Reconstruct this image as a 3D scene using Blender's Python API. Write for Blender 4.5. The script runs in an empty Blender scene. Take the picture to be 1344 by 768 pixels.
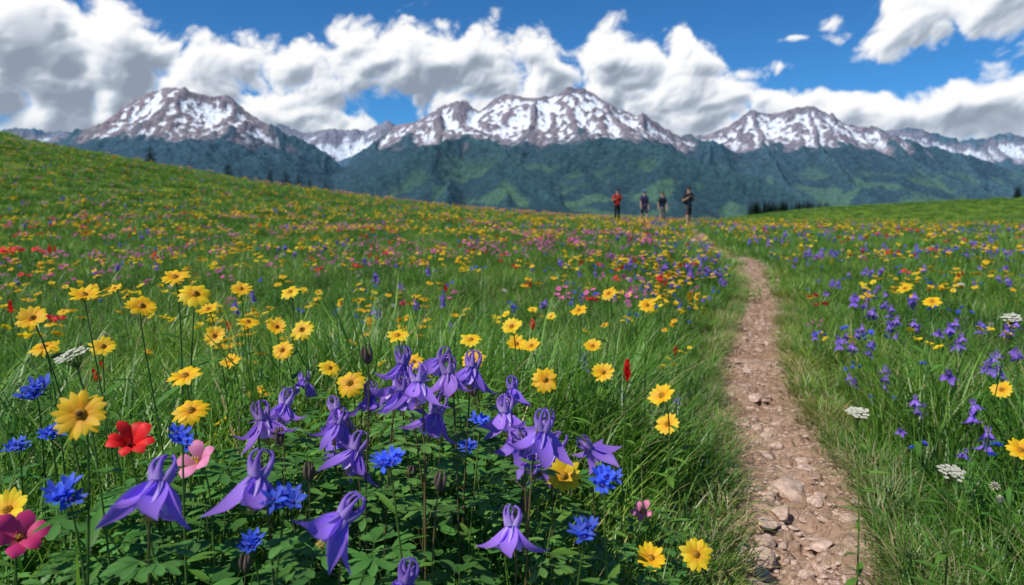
import bpy, math, random
import numpy as np
from mathutils import Vector, Matrix, Euler
random.seed(7); R=np.random.RandomState(11)
sc=bpy.context.scene
H0=.85
# ------------------------------------------------ camera
cam=bpy.data.cameras.new("Camera"); co=bpy.data.objects.new("Camera",cam); sc.collection.objects.link(co)
co.location=(0,0,H0); co.rotation_euler=(math.radians(82.5),0,0); cam.lens=24; cam.sensor_width=36
cam.clip_start=.05; cam.clip_end=80000; sc.camera=co
cam.dof.use_dof=True; cam.dof.focus_distance=1.2; cam.dof.aperture_fstop=5.6
sc.view_settings.view_transform='Standard'; sc.view_settings.look='None'; sc.view_settings.exposure=0
# ------------------------------------------------ noise helpers
PERM=np.random.RandomState(3).permutation(4096)
def gn(x,y,seed=0):
    xi=np.floor(x).astype(np.int64); yi=np.floor(y).astype(np.int64); fx=x-xi; fy=y-yi
    u=fx*fx*fx*(fx*(fx*6-15)+10); v=fy*fy*fy*(fy*(fy*6-15)+10)
    def g(ix,iy,dx,dy):
        h=PERM[(PERM[(ix+seed*131)&4095]+iy)&4095]*(2*np.pi/4096.)
        return np.cos(h)*dx+np.sin(h)*dy
    a=g(xi,yi,fx,fy); b=g(xi+1,yi,fx-1,fy); c=g(xi,yi+1,fx,fy-1); d=g(xi+1,yi+1,fx-1,fy-1)
    return (a+(b-a)*u+((c+(d-c)*u)-(a+(b-a)*u))*v)*1.5
def fbm(x,y,o=5,seed=0,gain=.5):
    s=0;a=1;t=0
    for i in range(o):
        s=s+a*gn(x,y,seed+i); t+=a; a*=gain; x=x*2.03+17.1; y=y*2.03+5.3
    return s/t
def puff(x,y,o=5,seed=0,gain=.5):
    s=0;a=1;t=0
    for i in range(o):
        s=s+a*np.abs(gn(x,y,seed+i)); t+=a; a*=gain; x,y=(x*.8-y*.6)*2.1+3.1,(x*.6+y*.8)*2.1+9.7
    return s/t
def ridged(x,y,o=6,seed=0,gain=.5):
    s=0;a=1;t=0;w=1
    for i in range(o):
        r=(1-np.abs(gn(x,y,seed+i)))**2*w; s=s+a*r; t+=a; a*=gain; w=np.clip(r*1.6,0,1)
        x,y=(x*.8-y*.6)*2.07+3.1,(x*.6+y*.8)*2.07+9.7
    return s/t
def ss(a,b,x):
    t=np.clip((x-a)/(b-a),0,1); return t*t*(3-2*t)
def box(a,k,ax):
    c=np.cumsum(np.concatenate([np.repeat(np.take(a,[0],ax),k+1,ax),a,np.repeat(np.take(a,[-1],ax),k,ax)],ax),ax)
    n=a.shape[ax]; return (np.take(c,np.arange(2*k+1,2*k+1+n),ax)-np.take(c,np.arange(0,n),ax))/(2*k+1)
def blur(a,k): return box(box(box(box(a,k,0),k,1),k,0),k,1)
# ------------------------------------------------ node helpers
def newmat(name):
    m=bpy.data.materials.new(name); m.use_nodes=True; nt=m.node_tree; nt.nodes.clear()
    return m,nt
def node(nt,t,ins={},**k):
    n=nt.nodes.new(t)
    for a,v in k.items(): setattr(n,a,v)
    for a,v in ins.items():
        s=n.inputs[a]
        if isinstance(v,bpy.types.NodeSocket): nt.links.new(v,s)
        else: s.default_value=v
    return n
def ramp(nt,fac,stops):
    n=node(nt,'ShaderNodeValToRGB',{0:fac}); e=n.color_ramp.elements
    while len(e)<len(stops): e.new(.5)
    for i,(p,c) in enumerate(stops): e[i].position=p; e[i].color=(*c,1)
    return n.outputs[0]
def mixc(nt,f,a,b,bt='MIX'):
    n=node(nt,'ShaderNodeMix',data_type='RGBA',blend_type=bt)
    for i,v in ((0,f),(6,a),(7,b)):
        if isinstance(v,bpy.types.NodeSocket): nt.links.new(v,n.inputs[i])
        else: n.inputs[i].default_value=v if i==0 else (*v,1)
    return n.outputs[2]
def mth(nt,op,a,b=0.0,c=0.0):
    return node(nt,'ShaderNodeMath',{0:a,1:b,2:c},operation=op).outputs[0]
def out(nt,s): node(nt,'ShaderNodeOutputMaterial',{0:s})
# ------------------------------------------------ world + sun
w=bpy.data.worlds.new("World"); sc.world=w; w.use_nodes=True
nt=w.node_tree; nt.nodes.clear()
SUN=Vector((-.48,-.34,.79)).normalized()
sky=node(nt,'ShaderNodeTexSky',sky_type='NISHITA'); sky.sun_disc=False
sky.sun_elevation=math.asin(SUN.z); sky.sun_rotation=math.atan2(SUN.x,SUN.y); sky.altitude=2800; sky.dust_density=.3; sky.ozone_density=2
skc=mixc(nt,1.0,sky.outputs[0],(.25,.66,.98),'MULTIPLY')
bg=node(nt,'ShaderNodeBackground',{0:skc,1:.12}); node(nt,'ShaderNodeOutputWorld',{0:bg.outputs[0]})
sl=bpy.data.lights.new("sun",'SUN'); sl.energy=5.0; sl.angle=math.radians(.55); sl.color=(1,.95,.87)
so=bpy.data.objects.new("sun",sl); sc.collection.objects.link(so); so.rotation_euler=(-SUN).to_track_quat('-Z','Y').to_euler(); so.location=(-20,-6,40)
def grid_mesh(name,X,Y,Z,mat,col=None,alpha=None,smooth=True):
    ny,nx=X.shape
    V=np.stack([X,Y,Z],-1).reshape(-1,3).astype(np.float32)
    i=np.arange(nx-1)[None,:]+np.arange(ny-1)[:,None]*nx
    F=np.stack([i,i+1,i+1+nx,i+nx],-1).reshape(-1,4).astype(np.int32)
    me=bpy.data.meshes.new(name); me.vertices.add(len(V)); me.vertices.foreach_set('co',V.ravel())
    me.loops.add(F.size); me.loops.foreach_set('vertex_index',F.ravel())
    me.polygons.add(len(F)); me.polygons.foreach_set('loop_start',np.arange(0,F.size,4,dtype=np.int32))
    me.polygons.foreach_set('use_smooth',np.full(len(F),smooth))
    me.update(calc_edges=True)
    if col is not None:
        a=me.attributes.new('Col','FLOAT_COLOR','POINT'); c=np.ones((len(V),4),np.float32); c[:,:3]=col.reshape(-1,3)
        if alpha is not None: c[:,3]=alpha.ravel()
        a.data.foreach_set('color',c.ravel())
    me.materials.append(mat)
    o=bpy.data.objects.new(name,me); sc.collection.objects.link(o); return o
# ------------------------------------------------ cloud backdrop (25 km away)
def make_sky():
    st=.00145
    az=np.arange(-1.25,1.25,st); el=np.arange(-.02,.40,st)
    A,E=np.meshgrid(az,el)
    tops=[(-1.3,.20),(-.9,.26),(-.62,.262),(-.53,.238),(-.468,.233),(-.385,.224),(-.313,.205),(-.27,.236),(-.19,.256),(-.08,.262),(.03,.246),(.078,.222),(.12,.236),(.22,.222),(.288,.200),(.338,.180),(.385,.166),(.431,.158),(.514,.146),(.57,.166),(.625,.170),(.9,.22),(1.3,.2)]
    wx=.035*fbm(A*7,E*9,4,40); wy=.02*fbm(A*9,E*11,4,50)
    a=A+wx; e=E+wy
    top=np.interp(a,[t[0] for t in tops],[t[1] for t in tops])
    base=np.minimum((top-e)/.035,1.15)
    def blob(ca,ce,ra,re,t=0): return ((a-ca)/ra)**2+((e-ce-t*(a-ca))/re)**2
    base=np.maximum(base,1.35-blob(.60,.238,.17,.055,.15)*1.4)
    base=np.maximum(base,.35-blob(.375,.207,.03,.008))
    pf=puff(a*11,e*13,7,5,.52)
    n2=fbm(a*5,e*8,6,20)
    d=base+(pf-.27)*3.4+n2*1.1
    for g in ((-.165,.125,.055,.02,1.5),(.47,.150,.12,.010,1.3),(-.345,.15,.03,.012,.5),(.02,.10,.06,.012,.6)):
        d=d-g[4]*np.exp(-blob(*g[:4]))
    low=ss(.13,.05,E); d=d*(1-.35*low)+.35*low
    T=np.clip(d,0,2.2)
    alpha=ss(0.02,.75,d)
    sh=np.zeros_like(T); tot=0
    for k in range(1,26):
        dx=-int(round(k*.55)); dy=int(round(k*1.3)); wgt=math.exp(-k/16)
        S=np.zeros_like(T); S[:-dy or None, :]=T[dy:, :]
        if dx: S=np.roll(S,-dx,1)
        sh+=S*wgt; tot+=wgt
    sh/=tot
    Tb=blur(T,1)
    gy,gx=np.gradient(Tb)
    rel=(-gy*1.25+gx*.8)*3.4
    G=blur(T,5); gy2,gx2=np.gradient(G); rel2=(-gy2*1.2+gx2*.8)*9
    depth=np.clip((top-E)/.15,0,1.2)
    L=.97-.34*np.clip(sh,0,2)*(.35+1.0*depth)+.42*np.clip(rel,-.5,.6)+.55*np.clip(rel2,-.6,.6)+.24*n2  # cloud self-shadow and sunlit relief, painted into the emission colour
    L=L-.16*depth*(1+.5*ss(0,-.5,A))+.18*(1-ss(.0,1.2,d))
    L=np.clip(L,0,1.05)
    stops=np.array([0,.3,.55,.8,1.0]); cols=np.array([[.28,.33,.41],[.40,.46,.55],[.62,.68,.76],[.87,.90,.94],[1.0,1.0,1.0]])
    C=np.stack([np.interp(L,stops,cols[:,i]) for i in range(3)],-1)
    haze_mix=(ss(.13,.0,E)*.55)[...,None]
    C=C*(1-haze_mix)+np.array([.56,.66,.78])*haze_mix  # pale haze near the horizon painted over the cloud colours
    alpha=np.maximum(alpha,ss(.10,.0,E)*.75)*ss(.395,.36,E)*ss(1.25,1.1,np.abs(A))
    D=25000.
    m,nt=newmat("cloud_sky"); at=node(nt,'ShaderNodeAttribute',attribute_name='Col')
    em=node(nt,'ShaderNodeEmission',{0:at.outputs['Color'],1:1.0}); tr=node(nt,'ShaderNodeBsdfTransparent')
    mx=node(nt,'ShaderNodeMixShader',{0:at.outputs['Alpha'],1:tr.outputs[0],2:em.outputs[0]}); out(nt,mx.outputs[0])
    m.cycles.emission_sampling='NONE'
    grid_mesh("sky",D*np.sin(A),D*np.cos(A),D*np.tan(E),m,C,alpha)
make_sky()
# ------------------------------------------------ mountains
def make_mountains():
    m1=[(-5200,200),(-4700,420),(-4172,579),(-3837,780),(-3506,952),(-3220,1017),(-2974,1010),(-2696,942),(-2421,780),(-2145,607),(-1726,411),(-1376,186),(-1000,-60)]
    f1=[(-9500,700),(-7611,785),(-6658,968),(-6143,927),(-5632,836),(-4500,820),(-3445,937),(-3181,1039),(-2977,968),(-2509,988),(-1991,968),(-1677,1079),(-1473,968),(-748,836),(500,700),(2500,650),(4450,835),(4966,938),(5382,989),(5798,887),(6317,784),(6733,927),(6982,907),(7772,785),(9500,700)]
    m2=[(-1552,443),(-1316,638),(-1007,803),(-700,951),(-547,988),(-358,877),(-167,1040),(-53,1055),(213,1018),(440,1040),(554,1084),(743,1107),(974,951),(1281,818),(1590,691),(1977,578),(2522,390),(2996,162),(3394,-14),(3700,-120)]
    m3=[(1400,480),(1788,652),(1950,716),(2274,820),(2596,940),(2839,964),(3204,1003),(3497,876),(3915,740),(4334,620),(4755,499),(5545,337),(6500,240)]
    segs=[]
    rr=random.Random(5)
    def chain(pts):
        for p,q in zip(pts[:-1],pts[1:]): segs.append((p,q))
    def crest(L,Y,amp):
        pts=[(x,Y+rr.uniform(-amp,amp),z+26) for x,z in L]; chain(pts); return pts
    c1=crest(m1,6500,60); c2=crest(m2,7000,60); c3=crest(m3,7500,60); cf=crest(f1,9500,80)
    def spur(p,dx,ln,zf=-160):
        x,y,z=p
        a=(x+dx*.25+rr.uniform(-60,60),y-ln*.22,z-(z-zf)*.40)
        b=(x+dx*.6+rr.uniform(-90,90),y-ln*.55,z-(z-zf)*.72)
        c=(x+dx,y-ln,zf); chain([p,a,b,c]); return a,b,c
    for c,idx,ln in ((c1,(2,4,6,8,10),2400),(c2,(1,3,5,8,11,13,15,17),2800),(c3,(2,4,6,8,10,11),2800)):
        for i in idx:
            a,b,_=spur(c[i],rr.uniform(-500,500),ln*rr.uniform(.8,1.1)*min(1,.35+c[i][2]/1100))
            for s in (-1,1):
                spur(a,s*rr.uniform(500,900),ln*.45,-180)
                if rr.random()<.7: spur(b,s*rr.uniform(300,600),ln*.3,-180)
    for i in (1,3,5,7,9,11,13,16,18,20,22): spur(cf[i],rr.uniform(-500,500),1800,100)
    chain([(-3300,5300,400),(-2300,5100,230),(-1500,4900,40),(-1100,4700,-80)])
    chain([(-4700,5300,400),(-4000,5200,450),(-3300,5300,400)])
    chain([(-1300,5200,60),(-700,5600,410),(-350,5900,580),(-50,5500,400),(250,5000,100),(500,4700,-80)])
    chain([(350,5600,290),(800,5900,590),(1150,5600,450),(1700,5300,230),(2300,5000,0)])
    u=np.linspace(-7600,7600,1250); yy=np.concatenate([np.linspace(2600,5000,70)[:-1],np.linspace(5000,7700,270)[:-1],np.linspace(7700,10200,90)])
    U,Y=np.meshgrid(u,yy); X=U*(Y/7000)
    wx=70*fbm(X/500,Y/500,4,60)+25*fbm(X/130,Y/130,3,66); wy=90*fbm(X/500,Y/500,4,70)
    Xw=X+wx; Yw=Y+wy
    h=np.full(X.shape,-500.)
    for p,q in segs:
        dx,dy=q[0]-p[0],q[1]-p[1]; l2=dx*dx+dy*dy+1e-6
        t=np.clip(((Xw-p[0])*dx+(Yw-p[1])*dy)/l2,0,1)
        d=np.hypot(Xw-p[0]-t*dx,Yw-p[1]-t*dy)
        h=np.maximum(h,p[2]+t*(q[2]-p[2])-240*(1-np.exp(-d/330))-.46*d)
    rel=np.clip((h+200)/900,.15,1)*(1-.45*ss(850,1050,h))
    h=h+rel*(135*(ridged(X/620,Y/620,7,80)-.50)+26*fbm(X/60,Y/60,3,90))
    h=np.maximum(h,-230+20*fbm(X/900,Y/900,3,95))
    h=np.maximum(h,(blur(h,12)+25)*ss(5300,4800,Y)-500*ss(4800,5300,Y))
    hs=blur(h,10); k_=ss(5200,4700,Y); h=h*(1-k_)+hs*k_
    conc=(blur(h,3)-h)/10.; conc2=(blur(h,9)-h)/40.
    gy=np.gradient(h,axis=0)/np.gradient(Y,axis=0); gx=np.gradient(h,axis=1)/np.gradient(X,axis=1)
    slope=np.hypot(gx,gy)
    n1=fbm(X/70,Y/160,5,100); n2=fbm(X/350,Y/350,4,110); n3=fbm(X/25,Y/25,3,120)
    diag=fbm((X+.9*h)/60,(Y)/300,4,115)
    rock=np.array([.235,.172,.17])*(1+.55*n1[...,None])+np.array([.03,.01,.02])*n2[...,None]
    far=ss(8000,8800,Y)
    sm=(h-810-30*far)/330+1.3*conc+1.1*conc2+.8*n1+1.3*n2+1.1*diag+.25*n3-.2*ss(.9,1.5,slope)+.4*far+.08
    snow=ss(.06,.30,sm)*ss(470,640,h+80*n2)
    forest=ss(60,-60,h-560-150*n2-70*n1+50*conc2*2)
    fcol=np.array([.013,.034,.031])*(1+.55*n3[...,None]+.4*n1[...,None]-.5*np.clip(conc2,-1,1)[...,None])  # hollows darker, ridges lighter: relief shading painted into the forest colour
    grassy=ss(.0,.28,fbm(X/420,Y/260,4,130)+.35*np.clip(conc2,-.5,.5))*ss(470,150,h)*ss(-1800,200,X)
    fcol=fcol*(1-grassy[...,None]*.75)+np.array([.062,.125,.042])*grassy[...,None]*.75
    C=rock*(1-snow[...,None])+np.array([.88,.90,.93])*snow[...,None]
    C=C*(1-forest[...,None])+fcol*forest[...,None]
    haze_mix=np.clip((Y-4000)/12500,0,1)[...,None]+.04*ss(300,-100,h)[...,None]+.10*ss(-1200,-3000,X)[...,None]*forest[...,None]
    C=C*(1-haze_mix)+np.array([.11,.21,.34])*haze_mix  # aerial haze painted in as a blue tint growing with distance
    m,nt=newmat("mountain_rock_snow_forest_haze"); at=node(nt,'ShaderNodeAttribute',attribute_name='Col')
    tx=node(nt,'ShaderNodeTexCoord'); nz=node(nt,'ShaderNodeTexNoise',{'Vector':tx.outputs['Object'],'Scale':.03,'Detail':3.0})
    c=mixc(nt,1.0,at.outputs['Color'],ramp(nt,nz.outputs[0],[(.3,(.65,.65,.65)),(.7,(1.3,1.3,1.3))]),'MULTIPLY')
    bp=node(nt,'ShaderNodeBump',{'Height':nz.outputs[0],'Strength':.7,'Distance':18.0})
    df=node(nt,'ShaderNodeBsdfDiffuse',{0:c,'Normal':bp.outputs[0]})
    em=node(nt,'ShaderNodeEmission',{0:(.22,.42,.75,1),1:.036}); ad=node(nt,'ShaderNodeAddShader',{0:df.outputs[0],1:em.outputs[0]}); out(nt,ad.outputs[0])  # faint blue glow added to the slopes in place of scattered air light
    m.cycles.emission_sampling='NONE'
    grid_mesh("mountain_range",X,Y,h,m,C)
make_mountains()
# ------------------------------------------------ near terrain
PTH=np.array([(.30,-40),(.32,-6),(.36,-1),(.42,.1),(.50,.6),(.575,1.11),(.68,1.43),(.757,1.67),(.85,1.96),(.966,2.52),(1.143,3.2),(1.468,4.1),(2.10,5.67),(2.69,7.34),(3.18,9.13),(3.45,11.1),(4.02,14.2),(5.35,19.7),(6.9,26.5),(8.6,33),(10.4,40),(13,48),(18,60)])
_yy=np.concatenate([np.arange(-40,2,.1),np.arange(2,60,.25)]); _px=np.interp(_yy,PTH[:,1],PTH[:,0])
for _ in range(4): _px[1:-1]=(_px[:-2]+2*_px[1:-1]+_px[2:])/4
def path_x(y): return np.interp(y,_yy,_px)
def path_d(x,y):
    px=path_x(y); s=(path_x(y+.1)-path_x(y-.1))/.2
    return (x-px)/np.sqrt(1+s*s)
def hgt(x,y):
    x=np.asarray(x,float); y=np.asarray(y,float)
    P=np.interp(x,[-400,-60,-30,-16.6,-10,-3.2,3.5,10,30,100],[39.7,11.2,4.45,2.05,1.15,.34,-.16,-.45,-.55,-.6])
    g=ss(5,40,y)*(1-.85*ss(46,130,y))
    drop=.065*np.maximum(0,y-44)*ss(40,60,y); drop=260*(1-np.exp(-drop/260))
    A=np.interp(x,[18,37,55,90,150,400],[0,2.9,5.0,6.9,9.5,14])
    z=P*g-drop+A*np.exp(-((y-128)/42)**2)
    near=np.exp(-(np.hypot(x,y)/60)**2)
    z=z+.05*gn(x*.35,y*.35,200)*near*ss(3,10,np.hypot(x,y))+.015*gn(x*1.7,y*1.7,201)*near
    return z
def hz1(x,y): return float(hgt(np.array([x]),np.array([y]))[0])
def wid(y): return 1+.14*ss(6,2,y)
def ground():
    def sp(lo,hi,n,a):
        u=np.linspace(math.asinh(lo/a),math.asinh(hi/a),n); return a*np.sinh(u)
    x=sp(-3500,3500,460,1.6); y=np.concatenate([sp(-60,0,50,1.6)[:-1],sp(0,3400,330,1.6)])
    X,Y=np.meshgrid(x,y); Z=hgt(X,Y)
    pd=np.abs(path_d(X,np.clip(Y,-39,59)))/wid(Y)
    Z=Z-.07*(1-ss(.17,.30,pd))*(1-ss(4,8,Y))*(Y<59)
    m,nt=newmat("meadow_soil_and_turf"); tx=node(nt,'ShaderNodeTexCoord').outputs['Object']
    n1=node(nt,'ShaderNodeTexNoise',{'Vector':tx,'Scale':.35,'Detail':6.0,'Roughness':.65}); n2=node(nt,'ShaderNodeTexNoise',{'Vector':tx,'Scale':14.0,'Detail':4.0})
    gcol=ramp(nt,n1.outputs[0],[(.3,(.08,.15,.018)),(.5,(.11,.19,.028)),(.7,(.155,.225,.04))])
    gcol=mixc(nt,1.0,gcol,ramp(nt,n2.outputs[0],[(.3,(.6,.6,.6)),(.7,(1.25,1.2,1.1))]),'MULTIPLY')
    soil=ramp(nt,n2.outputs[0],[(.3,(.045,.045,.016)),(.7,(.09,.10,.03))])
    sp_=node(nt,'ShaderNodeSeparateXYZ',{0:tx})
    f=node(nt,'ShaderNodeMapRange',{0:sp_.outputs[1],1:4.0,2:16.0}).outputs[0]
    c=mixc(nt,f,soil,gcol)
    bp=node(nt,'ShaderNodeBump',{'Height':n2.outputs[0],'Strength':.8,'Distance':.05})
    out(nt,node(nt,'ShaderNodeBsdfDiffuse',{0:c,'Normal':bp.outputs[0]}).outputs[0])
    grid_mesh("ground",X,Y,Z,m)
ground()
def pathz(X,Y,av):
    av=av/wid(Y)
    return hgt(X,Y)-.012*(1-ss(4,9,Y))+.03*ss(5,10,Y)-.012*(1-ss(.0,.18,av))-.10*ss(.21,.31,av)
def pathrough(X,Y):
    det=(1-ss(6,20,Y))
    return det*(.022*fbm(X*6,Y*6,5,220)+.024*(puff(X*16,Y*16,4,230)-.25)+.022*(ss(.20,.32,puff(X*5,Y*6,3,240))))
def dirt_path():
    ys=[-1.0]
    while ys[-1]<55: ys.append(ys[-1]+max(.009,.005*abs(ys[-1])+.002))
    ys=np.array(ys); v=np.linspace(-.42,.42,101)
    cx=path_x(ys); s=np.gradient(cx,ys); nx=1/np.sqrt(1+s*s); ny=-s*nx
    Vv,Yc=np.meshgrid(v,ys)
    X=cx[:,None]+nx[:,None]*Vv; Y=Yc+ny[:,None]*Vv
    wv=1+.18*gn(Y*1.3,Vv*0+3,210)+.12*gn(Y*5,Vv*0,211)
    av=np.abs(Vv)*wv
    Z=pathz(X,Y,av)+pathrough(X,Y)
    m,nt=newmat("trodden_dirt"); tx=node(nt,'ShaderNodeTexCoord').outputs['Object']
    n1=node(nt,'ShaderNodeTexNoise',{'Vector':tx,'Scale':3.0,'Detail':7.0,'Roughness':.65}); n2=node(nt,'ShaderNodeTexNoise',{'Vector':tx,'Scale':60.0,'Detail':4.0,'Roughness':.7})
    vo=node(nt,'ShaderNodeTexVoronoi',{'Vector':tx,'Scale':34.0}); 
    c=ramp(nt,n1.outputs[0],[(.3,(.29,.18,.115)),(.5,(.43,.285,.20)),(.7,(.53,.385,.285))])
    c=mixc(nt,1.0,c,ramp(nt,n2.outputs[0],[(.3,(.58,.56,.54)),(.7,(1.15,1.15,1.15))]),'MULTIPLY')
    hh=mth(nt,'ADD',mth(nt,'MULTIPLY',vo.outputs['Distance'],-.8),n2.outputs[0])
    bp=node(nt,'ShaderNodeBump',{'Height':hh,'Strength':1.0,'Distance':.018})
    out(nt,node(nt,'ShaderNodeBsdfDiffuse',{'Color':c,'Normal':bp.outputs[0]}).outputs[0])
    grid_mesh("dirt_path",X,Y,Z,m)
dirt_path()
# ================================================= plant building
def leafmat(name,transl,rough,var,patch,glossy):
    m,nt=newmat(name); at=node(nt,'ShaderNodeAttribute',attribute_name='Col'); oi=node(nt,'ShaderNodeObjectInfo')
    f=ramp(nt,oi.outputs['Random'],[(0,tuple(1-v for v in var)),(1,tuple(1+v for v in var))])
    c=mixc(nt,1.0,at.outputs['Color'],f,'MULTIPLY')
    if patch:
        g=node(nt,'ShaderNodeNewGeometry'); nz=node(nt,'ShaderNodeTexNoise',{'Vector':g.outputs['Position'],'Scale':.9,'Detail':2.0})
        c=mixc(nt,1.0,c,ramp(nt,nz.outputs[0],[(.32,(.60,.80,.76)),(.5,(.92,1.0,.98)),(.68,(1.35,1.18,1.1))]),'MULTIPLY')
    p=node(nt,'ShaderNodeBsdfDiffuse',{0:c}); t=node(nt,'ShaderNodeBsdfTranslucent',{0:c}); mx=node(nt,'ShaderNodeMixShader',{0:transl,1:p.outputs[0],2:t.outputs[0]}); s=mx.outputs[0]
    if glossy:
        gl=node(nt,'ShaderNodeBsdfGlossy',{'Color':(1,1,1,1),'Roughness':rough}); s=node(nt,'ShaderNodeMixShader',{0:glossy,1:s,2:gl.outputs[0]}).outputs[0]
    out(nt,s); return m
MG=leafmat("leaf_and_blade",.42,.45,(.30,.18,.22),True,.035); MP=leafmat("petal",.45,.6,(.05,.07,.08),False,.02)
def simple(name,col,rough=.7,spec=.3,scale=20,amp=.25):
    m,nt=newmat(name); tx=node(nt,'ShaderNodeTexCoord').outputs['Object']; nz=node(nt,'ShaderNodeTexNoise',{'Vector':tx,'Scale':float(scale),'Detail':3.0})
    c=mixc(nt,1.0,(*col,),ramp(nt,nz.outputs[0],[(.3,(1-amp,)*3),(.7,(1+amp,)*3)]),'MULTIPLY')
    out(nt,node(nt,'ShaderNodeBsdfPrincipled',{'Base Color':c,'Roughness':rough,'Specular IOR Level':spec}).outputs[0]); return m
class MB:
    def __init__(s): s.V=[];s.F=[];s.C=[];s.M=[];s.n=0
    def add(s,V,F,C,m=0):
        V=np.asarray(V,float); C=np.broadcast_to(np.asarray(C,float),(len(V),3))
        s.V.append(V); s.C.append(C); s.F+=[tuple(i+s.n for i in f) for f in F]; s.M+=[m]*len(F); s.n+=len(V)
    def strip(s,P,S,W,C,m=0,cup=None):
        P=np.asarray(P,float); n=len(P); S=np.asarray(S,float); 
        if S.ndim==1: S=np.tile(S,(n,1))
        W=np.asarray(W,float)[:,None]; C=np.asarray(C,float)
        if C.ndim==1: C=np.tile(C,(n,1))
        if cup is None:
            V=np.stack([P-S*W,P+S*W],1).reshape(-1,3); s.add(V,[(2*i,2*i+1,2*i+3,2*i+2) for i in range(n-1)],np.repeat(C,2,0),m)
        else:
            T=np.gradient(P,axis=0); N=np.cross(S,T); N/=np.linalg.norm(N,axis=1)[:,None]+1e-9
            V=np.stack([P-S*W,P-N*cup*W,P+S*W],1).reshape(-1,3)
            F=[]
            for i in range(n-1):
                F+= [(3*i,3*i+1,3*i+4,3*i+3),(3*i+1,3*i+2,3*i+5,3*i+4)]
            s.add(V,F,np.repeat(C,3,0),m)
    def tube(s,P,r,C,m=0,k=5):
        P=np.asarray(P,float); n=len(P); r=np.broadcast_to(np.asarray(r,float),(n,)); T=np.gradient(P,axis=0); T/=np.linalg.norm(T,axis=1)[:,None]+1e-9
        up=np.array([.13,.97,.2]); A=np.cross(T,up); A/=np.linalg.norm(A,axis=1)[:,None]+1e-9; B=np.cross(T,A)
        V=[];
        for j in range(k):
            a=2*math.pi*j/k; V.append(P+(A*math.cos(a)+B*math.sin(a))*r[:,None])
        V=np.stack(V,1).reshape(-1,3); C=np.asarray(C,float)
        if C.ndim==2: C=np.repeat(C,k,0)
        F=[(i*k+j,i*k+(j+1)%k,(i+1)*k+(j+1)%k,(i+1)*k+j) for i in range(n-1) for j in range(k)]
        s.add(V,F,C,m)
    def ball(s,c,r,C,m=0,nu=8,nv=5,half=False,noise=0):
        V=[];c=np.asarray(c,float); r=np.broadcast_to(np.asarray(r,float),(3,))
        for i in range(nv+1):
            ph=(math.pi*(.5 if half else 1))*i/nv
            for j in range(nu):
                th=2*math.pi*j/nu; q=1+random.uniform(-noise,noise)
                V.append(c+r*q*np.array([math.sin(ph)*math.cos(th),math.sin(ph)*math.sin(th),math.cos(ph)]))
        F=[(i*nu+j,i*nu+(j+1)%nu,(i+1)*nu+(j+1)%nu,(i+1)*nu+j) for i in range(nv) for j in range(nu)]
        s.add(V,F,C,m)
    def merge(s,o,M):
        M=np.array(M); 
        for V in o.V: s.V.append(V@M[:3,:3].T+M[:3,3])
        s.C+=o.C; s.F+=[tuple(i+s.n for i in f) for f in o.F]; s.M+=o.M; s.n+=o.n
    def mesh(s,name,mats=None,smooth=True):
        V=np.concatenate(s.V); C=np.concatenate(s.C); me=bpy.data.meshes.new(name); me.from_pydata(V.tolist(),[],s.F)
        a=me.attributes.new('Col','FLOAT_COLOR','POINT'); c=np.ones((len(V),4),np.float32); c[:,:3]=C; a.data.foreach_set('color',c.ravel())
        for m in (mats or [MG,MP]): me.materials.append(m)
        me.polygons.foreach_set('material_index',np.array(s.M,np.int32)); me.polygons.foreach_set('use_smooth',np.full(len(s.F),smooth)); me.update(); return me
def lerp(a,b,t): return np.asarray(a)*(1-t)+np.asarray(b)*t
ru=random.uniform
def blade(mb,x,y,az,h,lean,wd,c0,c1,segs=4,droop=.25):
    t=np.linspace(0,1,segs+1); d=np.array([math.cos(az),math.sin(az)])
    r=lean*h*t**1.8; z=h*(t-droop*lean*t**3)
    P=np.stack([x+d[0]*r,y+d[1]*r,z],-1); tw=az+math.pi/2+ru(-.6,.6)
    S=np.array([math.cos(tw),math.sin(tw),0]); W=wd*.5*np.array([.8,1,.85,.55,.04] if segs==4 else np.interp(t,[0,.5,1],[.8,1,.04]))
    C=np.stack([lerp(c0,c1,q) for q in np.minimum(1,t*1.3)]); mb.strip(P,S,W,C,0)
def tuft(n,rad,h0,h1,wd,straw=.06,segs=4,lean=(.1,.8)):
    mb=MB()
    for i in range(n):
        a=ru(0,6.28); r=rad*math.sqrt(random.random()); h=ru(h0,h1); az=a+ru(-1.2,1.2)
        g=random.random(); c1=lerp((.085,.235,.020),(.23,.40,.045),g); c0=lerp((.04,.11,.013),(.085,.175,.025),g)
        if random.random()<straw: c1=np.array((.50,.42,.19))*ru(.7,1.1); c0=np.array((.28,.23,.09))
        blade(mb,r*math.cos(a),r*math.sin(a),az,h,ru(*lean),wd*ru(.7,1.3),c0,c1,segs)
    return mb
def leaf(mb,p,d,up,L,W,c,cup=.25,prof=(.15,.75,1,.65,.03),droop=.3,m=0):
    d=np.asarray(d,float); d/=np.linalg.norm(d); up=np.asarray(up,float); S=np.cross(d,up); S/=np.linalg.norm(S)+1e-9; N=np.cross(S,d)
    t=np.linspace(0,1,len(prof)); P=np.asarray(p)+np.outer(t*L,d)-np.outer(droop*L*t**2,N)
    C=np.stack([np.asarray(c)*q for q in np.linspace(.75,1.1,len(t))]); mb.strip(P,S,np.array(prof)*W*.5,C,m,cup)
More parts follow.
